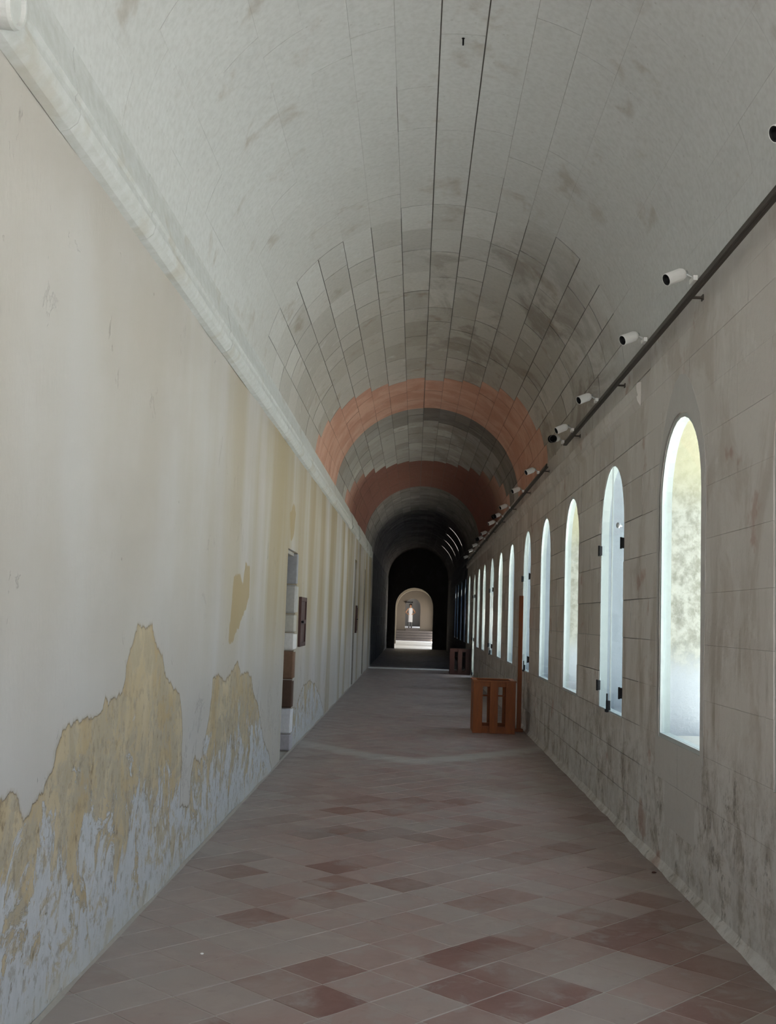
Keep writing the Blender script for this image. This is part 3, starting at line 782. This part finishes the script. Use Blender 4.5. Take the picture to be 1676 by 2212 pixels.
o = rb.build('roundel', CORN, tr); o.location = -Vector(tr.location)
# fine shadow-casting fillet under the cornice is part of the profile

# right cornice ledge
tr3 = empty('trim_3', (XR, 0, 3.3)); tag(tr3, 'low moulded stone ledge at the top of the right wall above the windows', kind='structure')
prof = [(0, -.02), (-.014, .0), (-.03, .03), (-.036, .06), (-.026, .075), (-.034, .11), (-.04, .15), (-.03, .17), (0, .18)]
y = 8.42; k = 0
while y < YD:
    L = R.uniform(.8, 1.3); mb = MB(); n = len(prof); dx0 = R.uniform(-.003, .003)
    for i in range(4): mb.a += [(.6+.3*R.random(), 0, 0)]*n; mb.v += [(p[0]+dx0+R.uniform(-.002, .002), y+.002+(L-.004)*i/3, p[1]) for p in prof]
    for i in range(3):
        for j in range(n-1): mb.f.append([i*n+j, i*n+j+1, (i+1)*n+j+1, (i+1)*n+j]); mb.mi.append(0); mb.sm.append(False)
    mb.f += [list(range(n)), list(range(3*n, 4*n))[::-1]]; mb.mi += [0, 0]; mb.sm += [False, False]
    mb.build('cornice_stone', RSTONE, tr3); y += L
# skirting
for nm, xx, sg, lab in (('baseboard_right', XR, -1, 'rounded grey cement fillet along the foot of the right wall'), ('baseboard_left', XL, 1, 'thin pale cement fillet along the foot of the left wall')):
    mb = MB(); ysg = [q for q in rng(Y0, YD, .25)]+[YD]; w0 = .038 if sg < 0 else .014; h0 = .05 if sg < 0 else .016; ln = []
    for q in ysg:
        ww = w0*(1+R.uniform(-.22, .22)); hh = h0*(1+R.uniform(-.2, .2))
        ln += [(xx, q, hh), (xx+sg*ww*.35, q, hh*.62), (xx+sg*ww*.75, q, hh*.25), (xx+sg*ww, q, -.001)]
    mb.add(ln, [(i*4+j, i*4+j+1, i*4+5+j, i*4+4+j) for i in range(len(ysg)-1) for j in range(3)], smooth=True, att=(0, .15, 0))
    tag(mb.build(nm, RSTONE if sg < 0 else LIME_G), lab, kind='structure')

# ------------------------------------------------------------------ back end behind the camera and far end
def arch_wall(mb, y0, y1, xa, xb, zt, c, h, p, z0=0., hl=None, steps=16):
    """wall slab across the corridor with an arched doorway centred c, half width h, springing p"""
    rows = [(z0, h), (p, h)]+[(p+h*math.sin(math.pi*k/(2*steps/2)), h*math.cos(math.pi*k/(2*steps/2))) for k in range(1, steps//2+1)]
    for yy_ in (y0, y1):
        for k in range(len(rows)-1):
            (za, ha), (zb, hb) = rows[k], rows[k+1]
            mb.add([(xa, yy_, za), (c-ha, yy_, za), (c-hb, yy_, zb), (xa, yy_, zb)], [(0, 1, 2, 3)])
            mb.add([(c+ha, yy_, za), (xb, yy_, za), (xb, yy_, zb), (c+hb, yy_, zb)], [(0, 1, 2, 3)])
        t = rows[-1][0]; mb.add([(xa, yy_, t), (xb, yy_, t), (xb, yy_, zt), (xa, yy_, zt)], [(0, 1, 2, 3)])
    for k in range(len(rows)-1):
        (za, ha), (zb, hb) = rows[k], rows[k+1]
        for sg in (-1, 1): mb.add([(c+sg*ha, y0, za), (c+sg*ha, y1, za), (c+sg*hb, y1, zb), (c+sg*hb, y0, zb)], [(0, 1, 2, 3)])
mb = MB(); arch_wall(mb, Y0-.4, Y0, XL-.3, XR+.3, 5.6, XC, 1.40, 3.4); mb.add([(XL-.3, Y0-.2, -.004), (XR+.3, Y0-.2, -.004), (XR+.3, Y0, -.004), (XL-.3, Y0, -.004)], [(0, 1, 2, 3)])
tag(mb.build('wall_back', LIME), kind='structure')
portal((XC, Y0-.45, 2.4), (math.pi/2, 0, 0), 2.8, 4.8)

mb = MB(); arch_wall(mb, YE, YE+.35, XL-.4, XR+.4, 5.6, -.02, .98, 2.18)
tag(mb.build('wall_end', RDARK), 'dark end wall with an arched doorway into the lit lobby', kind='structure')

# lobby beyond the doorway
LY0, LY1 = YE+.35, 78.4; lx0, lx1 = -1.28, 1.40
fl = MB(); fl.box(lx0-.3, lx1+.3, LY0-.36, 77.0, -.3, -.002); tag(fl.build('floor_lobby', LIME), 'pale lit stone floor of the lobby beyond the far doorway', kind='structure')
lw = MB()
lw.box(lx0-.4, lx0, LY0, LY1, -.3, 3.6)
tag(lw.build('wall_lobby_left', LIME), 'pale left wall of the lobby', kind='structure')
lw = MB(); OY0, OY1 = 58.6, 64.5
OPS = [(58.4, 64.5), (66.0, 71.2), (72.4, 77.9)]
lw.box(lx1, lx1+.4, LY0, LY1, 3.0, 3.6)
for a_, b_ in ((LY0, 58.4), (64.5, 66.0), (71.2, 72.4), (77.9, LY1)): lw.box(lx1, lx1+.4, a_, b_, -.3, 3.0)
tag(lw.build('wall_lobby_right', mat_mortar((.26, .24, .21), 'lobby_stone')), 'rough stone right wall of the lobby', kind='structure')
for a_, b_ in OPS: portal((lx1+.42, (a_+b_)/2, 1.5), (0, math.pi/2, 0), 3.0, b_-a_)
# rib and vault of lobby
lv = MB(); n = 16
for r0, y0_, y1_ in ((1.34, LY0, LY1),):
    for i in range(n):
        a, b = math.pi*i/n, math.pi*(i+1)/n; cx_ = (lx0+lx1)/2
        P = lambda t, r, yq: (cx_+r*math.cos(t), yq, 2.35+r*math.sin(t)*.95)
        lv.add([P(a, r0, y0_), P(b, r0, y0_), P(b, r0, y1_), P(a, r0, y1_)], [(0, 1, 2, 3)], smooth=True)
        lv.add([P(a, r0+.2, y0_), P(b, r0+.2, y0_), P(b, r0+.2, y1_), P(a, r0+.2, y1_)], [(3, 2, 1, 0)])
tag(lv.build('ceiling_lobby', mat_mortar((.19, .165, .125), 'warm_vault_stone')), 'low stone vault of the lobby', kind='structure')
rib = MB(); arch_wall(rib, 68.0, 68.5, lx0-.1, lx1+.1, 3.9, .06, 1.17, 2.15); tag(rib.build('trim_4', mat_mortar((.20, .17, .13), 'rib_stone')), 'stone transverse arch inside the lobby', kind='structure')
mb = MB(); arch_wall(mb, LY1, LY1+.5, lx0-.4, lx1+.4, 4.2, -.125, .535, 2.43); tag(mb.build('wall_lobby_end', mat_mortar((.115, .095, .075), 'brown_stone')), 'brown stone wall with the second, narrower arched doorway', kind='structure')
# steps up
STEP = mat_mortar((.13, .11, .10), 'worn_step_stone'); st = empty('stone_steps', (0, 77, 0)); tag(st, 'flight of low worn stone steps rising through the second far doorway', 'steps')
for k in range(5):
    b_ = MB(); y_a = 77.0+.32*k-77; z1 = .176*(k+1)
    if k < 4: b_.obox((.06, (y_a+1.37)/2, z1-.088), 2.62, 1.37-y_a, .174)
    else: b_.obox((-.125, 1.63, .435), 1.04, .5, .87)
    b_.build('step', STEP, st)
fl = MB(); fl.box(-1.14, 1.04, 78.9, 95.98, .5, .875); tag(fl.build('floor_passage', mat_mortar((.62, .60, .58), 'passage_floor')), 'raised floor of the far passage', kind='structure')
pw = MB(); pw.box(-1.5, -1.15, 78.91, 97, .4, 4.2); pw.box(1.05, 1.4, 78.91, 81, .4, 4.2); pw.box(1.05, 1.4, 84, 86, .4, 4.2); pw.box(1.05, 1.4, 94, 97, .4, 4.2); pw.box(1.05, 1.4, 86, 94, 3.2, 4.2); pw.box(1.05, 1.4, 81, 84, 3.2, 4.2); pw.box(-1.5, 1.4, 96, 96.4, .4, 4.2); pw.box(-1.5, 1.4, 78.91, 96.4, 4.0, 4.2)
tag(pw.build('wall_passage', mat_mortar((.17, .16, .15), 'grey_passage_plaster')), 'grey walls of the passage behind the standing person', kind='structure')
portal((1.42, 82.5, 2.0), (0, math.pi/2, 0), 2.3, 3); portal((1.42, 90, 2.0), (0, math.pi/2, 0), 2.3, 8)
ib = MB(); ib.tube((-.66, 78.3, 2.70), (-.15, 78.3, 2.70), .035, n=10); ib.obox((-.64, 78.36, 2.70), .05, .12, .16); ib.obox((-.17, 78.3, 2.70), .07, .08, .12)
tag(ib.build('iron_bracket', BLACK, fix=True), 'dark iron bar fixed at the head of the second far doorway', 'bracket')

# outside ground
g = MB(); g.add([(XO-.3, -60, -.35), (90, -60, -.35), (90, 140, -.35), (XO-.3, 140, -.35)], [(0, 1, 2, 3)]); g.add([(-30, -60, -.36), (XO-.3, -60, -.36), (XO-.3, Y0-.4, -.36), (-30, Y0-.4, -.36)], [(0, 1, 2, 3)])
tag(g.build('ground', mat_mortar((.52, .50, .465), 'courtyard_gravel')), 'pale courtyard ground outside the windows', kind='structure')

ow = MB(); ow.box(6.6, 7.4, 24, 57, -.35, 3.6); ow.box(6.5, 7.5, 23.9, 57.1, 3.6, 3.75)  # unseen wall added to dim the light at the farther windows
tag(ow.build('wall_shade_added', LIME_G), 'added unseen wall shading the farther windows', kind='structure')
# ------------------------------------------------------------------ lighting rail and spotlights
def railz(y): return 3.613 if y < 6.5 else 3.613-(y-6.5)*.0075
def rail(ya, yb, label):
    root = empty('lighting_rail', (1.6, ya, railz(ya))); tag(root, label, 'lighting rail', 'rails')
    mb = MB(); A = Vector((0, 0, 0)); B = Vector((0, yb-ya, railz(yb)-railz(ya))); L = (B-A).length; t = B.normalized(); X = Vector((1, 0, 0)); Z = X.cross(t)
    ax = (X, t, Z); mid = B/2
    mb.obox(mid+Z*.0, .014, L, .05, ax=ax); mb.build('rail_channel', BRONZE, root)
    for sx in (-.014, .014):
        mb = MB(); mb.obox(mid+X*sx+Z*(-.018), .012, L, .012, ax=ax); mb.build('rail_lip', BRONZE, root)
    n = int(L/2.4)+1
    for i in range(n):
        q = A+t*(.5+i*(L-1)/max(1, n-1)); mb = MB(); mb.obox((.050, q.y, q.z+.0), .08, .022, .012); mb.obox((.092, q.y, q.z+.0), .008, .04, .035); mb.build('wall_bracket', BRONZE, root)
rail(3.6, 12.05, 'dark metal lighting rail along the right wall top, from the right edge of the photo')
rail(13.72, 38.0, 'dark metal lighting rail along the right wall top, receding into the dark')
def spot(y, label, dirv=(-.86, -.30, -.42), black=False, sc2=1.):
    z = railz(y); root = empty('spotlight', (1.6, y, z)); tag(root, label, 'spotlight', 'white spotlights on the rail')
    dv = Vector(dirv).normalized()
    piv = Vector((-.085, 0, .045)); 
    mb = MB(); mb.obox((-.034, 0, .004), .026, .10, .03); mb.build('rail_adapter', WHITE, root)
    mb = MB(); mb.tube((-.034, 0, .015), piv, .008, n=8); mb.lathe(piv-Vector((0, 0, 0)), dv, [(-.018, 0), (-.016, .012), (0, .016), (.014, .013)], n=12, smooth=True); mb.build('swivel_arm', STEEL, root)
    r = .037*sc2; L = .135*sc2; mb = MB()
    mb.lathe(piv, dv, [(0, .0), (.002, r*.5), (.010, r*.8), (.028, r), (L*.98, r), (L, r*.97), (L, r*.90), (L-.045, r*.84)], n=24, smooth=False)
    o_ = mb.build('lamp_body', WHITE, root)
    mb = MB(); mb.lathe(piv, dv, [(L-.003, r*.895), (L-.045, r*.84), (L-.05, 0)], n=24, smooth=True)
    mb.lathe(piv, dv, [(L-.001, r*.90), (L-.006, r*.72), (L-.012, r*.90)], n=24); mb.build('baffle', BLACK, root)
    if black:
        mb = MB(); mb.lathe(piv, dv, [(L*.78, r*1.03), (L*.80, r*1.12), (L*1.22, r*1.12), (L*1.22, r*1.0), (L*.9, r*.9)], n=24); mb.build('snoot', BLACK, root)
SP = [(4.36, 'white spotlight cut by the right picture edge, black mouth showing', 0), (6.30, 'large white cylindrical spotlight, first complete one from the camera', 0), (7.68, 'white cylindrical spotlight, second complete one from the camera', 0), (9.75, 'white cylindrical spotlight, third complete one, above the arched windows', 0), (11.25, 'white cylindrical spotlight, last before the black-mouthed one', 0), (11.98, 'white spotlight with a black snoot at the gap in the rail', 1),
      (14.38, 'small white spotlight, first after the gap in the rail', 0), (16.4, 'small white spotlight, second after the gap in the rail', 0), (18.7, 'small white spotlight, third after the gap in the rail', 0), (20.2, 'small white spotlight, fourth after the gap in the rail', 1), (21.6, 'small white spotlight, fifth after the gap in the rail', 0), (24.0, 'tiny white spotlight, sixth after the gap in the rail', 0), (25.4, 'tiny white spotlight with a black snoot, seventh after the gap', 1), (27.6, 'tiny white spotlight, eighth after the gap in the rail', 0), (29.6, 'tiny white spotlight far along the rail, last but one', 0), (32.4, 'tiny white spotlight far along the rail, the last one visible', 0)]
for y, lab, bl in SP: spot(y, lab, black=bool(bl), dirv=(-.55, -.80, -.2) if (bl and y < 13) else (-.86, -.30+.1*math.sin(y*3), -.42))

# ------------------------------------------------------------------ slatted wooden crates with tall post
def crate(x0, y0, label, WOOD=WOOD):
    root = empty('wooden_crate', (x0, y0, 0)); tag(root, label, 'crate')
    W, D, H = .605, .62, .725; T = .022
    def piece(name, c, dx, dy, dz, m=WOOD): b_ = MB(); b_.obox(c, dx, dy, dz); b_.build(name, m, root)
    for yq, nm in ((T/2, 'front'), (D-T/2, 'back')):
        for xa, xb in ((0, .135), (.24, .355), (.465, W)):
            piece('slat', ((xa+xb)/2, yq, H/2), xb-xa, T, H)
        s_ = T if yq < .3 else -T
        piece('top_rail', (W/2, yq+s_, H-.035), W-2*T, T, .068); piece('bottom_rail', (W/2, yq+s_, .05), W-2*T, T, .10); (piece('middle_rail', (W/2, yq+s_*1., .495), W-2*T, T*.8, .022) if s_ < 0 else None)
    for xq in (T/2, W-T/2):
        sx = 1 if xq < .3 else -1
        for ya, yb in ((.03, .15), (.25, .37), (.47, D-.03)): piece('slat', (xq, (ya+yb)/2, H/2), T*.9, yb-ya, H-.004)
    piece('rim', (W/2, .03, H+.011), W+.02, .07, .022); piece('rim', (W/2, D-.03, H+.011), W+.02, .07, .022)
    piece('rim', (.03, D/2, H+.011), .065, D-.13, .02); piece('rim', (W-.03, D/2, H+.011), .065, D-.13, .02)
    return root
crate(.875, 15.92, 'open orange-brown slatted wooden crate on the tiles, nearer one')
crate(1.075, 32.4, 'slatted wooden crate far down the gallery beside the glass door, backlit shade in its colour', WOOD_D)  # darker wood paints in the backlit shade of this crate
def post(x, y, h, label):
    root = empty('wooden_post', (x, y, 0)); tag(root, label, 'post')
    b_ = MB(); b_.obox((0, 0, h/2+.02), .062, .045, h-.04); b_.build('shaft', WOOD, root)
    b_ = MB(); b_.obox((0, 0, .02), .12, .12, .04); b_.build('foot', WOOD, root)
post(1.572, 16.35, 1.98, 'tall slim orange-brown wooden post behind the nearer crate')

# brown shutter panels on the left wall
def shutter(y0, y1, z0, z1, label):
    root = empty('wall_shutter', (XL, (y0+y1)/2, z0)); tag(root, label, 'shutter'); W = y1-y0; H = z1-z0
    def pc(name, c, dx, dy, dz, m): b_ = MB(); b_.obox(c, dx, dy, dz); b_.build(name, m, root)
    pc('frame_stile', (.018, -W/2+.025, H/2), .036, .05, H, WOOD_D); pc('frame_stile', (.018, W/2-.025, H/2), .036, .05, H, WOOD_D)
    for z in (.025, H/2, H-.025): pc('frame_rail', (.018, 0, z), .034, W-.1, .05, WOOD_D)
    for z in (H*.25, H*.75): pc('panel', (.012, 0, z), .014, W-.09, H/2-.05, WOOD_D)
    b_ = MB(); b_.lathe((.036, -W/2+.04, H/2), (1, 0, 0), [(0, .012), (.012, .012), (.02, .018), (.03, .012), (.032, 0)], n=12); b_.build('knob', BLACK, root)
shutter(13.38, 14.05, 1.205, 1.81, 'dark red-brown two-panel wooden shutter on the left wall past the doorway')
shutter(26.25, 26.75, 1.2, 1.85, 'small distant dark wooden shutter on the left wall')

# small things
def pebble(x, y, r, m, label, cat, name):
    b_ = MB(); n = 8; b_.lathe((x, y, 0), (0, 0, 1), [(0, 0), (.0005, r*.8), (r*.35, r), (r*.6, r*.7), (r*.72, 0)], n=n, smooth=True)
    b_.v = [(v[0]+R.uniform(-.15, .15)*r, v[1]+R.uniform(-.15, .15)*r, v[2]) for v in b_.v]
    tag(b_.build(name, m), label, cat)
pebble(-.945, 5.304, .009, WHITE, 'tiny white chip lying on the tiles near the left wall', 'chip', 'plaster_chip')
pebble(1.61, 7.39, .016, WOOD_D, 'small dark red stone chip at the foot of the right wall', 'chip', 'stone_chip')
hk = empty('iron_peg', vp(88.2, 0, 6.5)); tag(hk, 'small dark iron peg sticking down from the vault crown', 'peg')
b_ = MB(); b_.obox((0, 0, -.022), .010, .012, .046); b_.build('shank', BLACK, hk)
b_ = MB(); b_.lathe((0, 0, .001), (0, 0, -1), [(0, .010), (.003, .010), (.004, .006)], n=12); b_.build('backplate', BLACK, hk)

# ------------------------------------------------------------------ person standing in the second far doorway
SKIN = mat_simple('skin', (.62, .30, .15), .5, noise=.05); DRESS = mat_simple('white_cotton', (.92, .91, .93), .8, noise=.02); HAIR = mat_simple('dark_hair', (.02, .012, .01), .6)
GREYC = mat_simple('grey_cloth', (.22, .215, .21), .8)
PX, PY, PZ = -.29, 79.35, .88
def skin_mesh(name, pts, eds, mat, parent, root=0, lev=1):
    me = bpy.data.meshes.new(name); me.from_pydata([p[:3] for p in pts], eds, []); me.materials.append(mat)
    o_ = bpy.data.objects.new(name, me); COL.objects.link(o_); o_.parent = parent
    md = o_.modifiers.new('skin', 'SKIN'); me.skin_vertices.new() if not me.skin_vertices else None
    sv = me.skin_vertices[0].data
    for i, p in enumerate(pts): sv[i].radius = (p[3], p[4] if len(p) > 4 else p[3])
    sv[root].use_root = True
    m2 = o_.modifiers.new('sub', 'SUBSURF'); m2.levels = lev; m2.render_levels = lev
    md.use_smooth_shade = True
    return o_
pr = empty('person', (PX, PY, PZ)); tag(pr, 'person in a white dress standing with hands on hips in the far doorway', 'person')
P = [(0, 0, .93, .13, .10), (0, 0, 1.08, .115, .085), (0, 0, 1.25, .14, .095), (0, 0, 1.38, .13, .08), (0, 0, 1.45, .05, .05), (0, -.01, 1.52, .048, .05), (0, -.015, 1.58, .072, .085), (0, -.01, 1.66, .068, .085)]
E_ = [(i, i+1) for i in range(7)]
def limb(base, pts):
    i = len(P); 
    for q in pts: P.append(q)
    E_.append((base, i)); 
    for k in range(len(pts)-1): E_.append((i+k, i+k+1))
    return i+len(pts)-1
for s in (-1, 1):
    hnd = limb(3, [(s*.17, 0, 1.37, .05), (s*.26, .02, 1.24, .042), (s*.35, .03, 1.10, .036), (s*.26, -.04, 1.05, .03), (s*.185, -.09, 1.01, .024)])
    for k in range(4): limb(hnd, [(s*(.15-.01*k), -.115, 1.015-.018*k, .010), (s*(.11-.012*k), -.125, 1.0-.018*k, .009)])
    limb(hnd, [(s*.185, -.07, .975, .011), (s*.165, -.05, .95, .009)])
    limb(0, [(s*.085, 0, .85, .085), (s*.085, -.005, .5, .055), (s*.085, .01, .28, .05), (s*.085, .015, .07, .035), (s*.09, -.10, .03, .03)])
skin_mesh('body', P, E_, SKIN, pr, 0, 2)
hd = MB(); hd.lathe((0, .012, 1.645), (0, 0, 1), [(-.11, .03), (-.09, .082), (-.02, .098), (.05, .092), (.09, .055), (.102, 0)], n=16, smooth=True)
hd.v = [(v[0], v[1]+(.028 if v[1] < 0 else 0), v[2]) for v in hd.v]; hd.build('hair', HAIR, pr)
fc = MB()
for s in (-1, 1): fc = MB(); fc.lathe((s*.03, -.093, 1.60), (0, -1, 0), [(0, .012), (.004, .008), (.005, 0)], n=8); fc.build('eye', HAIR, pr)
fc = MB(); fc.lathe((0, -.09, 1.565), (0, -1, -.2), [(0, .014), (.015, .010), (.022, 0)], n=8, smooth=True); fc.build('nose', SKIN, pr)
fc = MB(); fc.obox((0, -.092, 1.535), .04, .01, .009); fc.build('mouth', mat_simple('lips', (.4, .1, .08)), pr)
dr = MB(); ring = [(1.44, .10, .075), (1.42, .155, .09), (1.34, .165, .115), (1.22, .155, .12), (1.08, .148, .105), (.92, .165, .13), (.7, .17, .135), (.5, .175, .14), (.42, .18, .145)]
n = 24; vs = []
for z, rx, ry in ring:
    for i in range(n): a = 2*math.pi*i/n; f_ = 1+.03*math.sin(a*7)*(z < 1); vs.append((rx*f_*math.cos(a), ry*f_*math.sin(a), z))
dr.add(vs, [(j*n+i, j*n+(i+1) % n, (j+1)*n+(i+1) % n, (j+1)*n+i) for j in range(len(ring)-1) for i in range(n)], smooth=True); dr.build('dress', DRESS, pr)
for s in (-1, 1):
    tb = MB(); tb.lathe((s*.085, 0, .06), (0, 0, 1), [(0, .05), (.2, .062), (.45, .075)], n=14, smooth=True); tb.build('trouser_leg', GREYC, pr)
    sh = MB(); sh.obox((s*.09, -.05, .03), .09, .24, .06); sh.build('shoe', BLACK, pr)
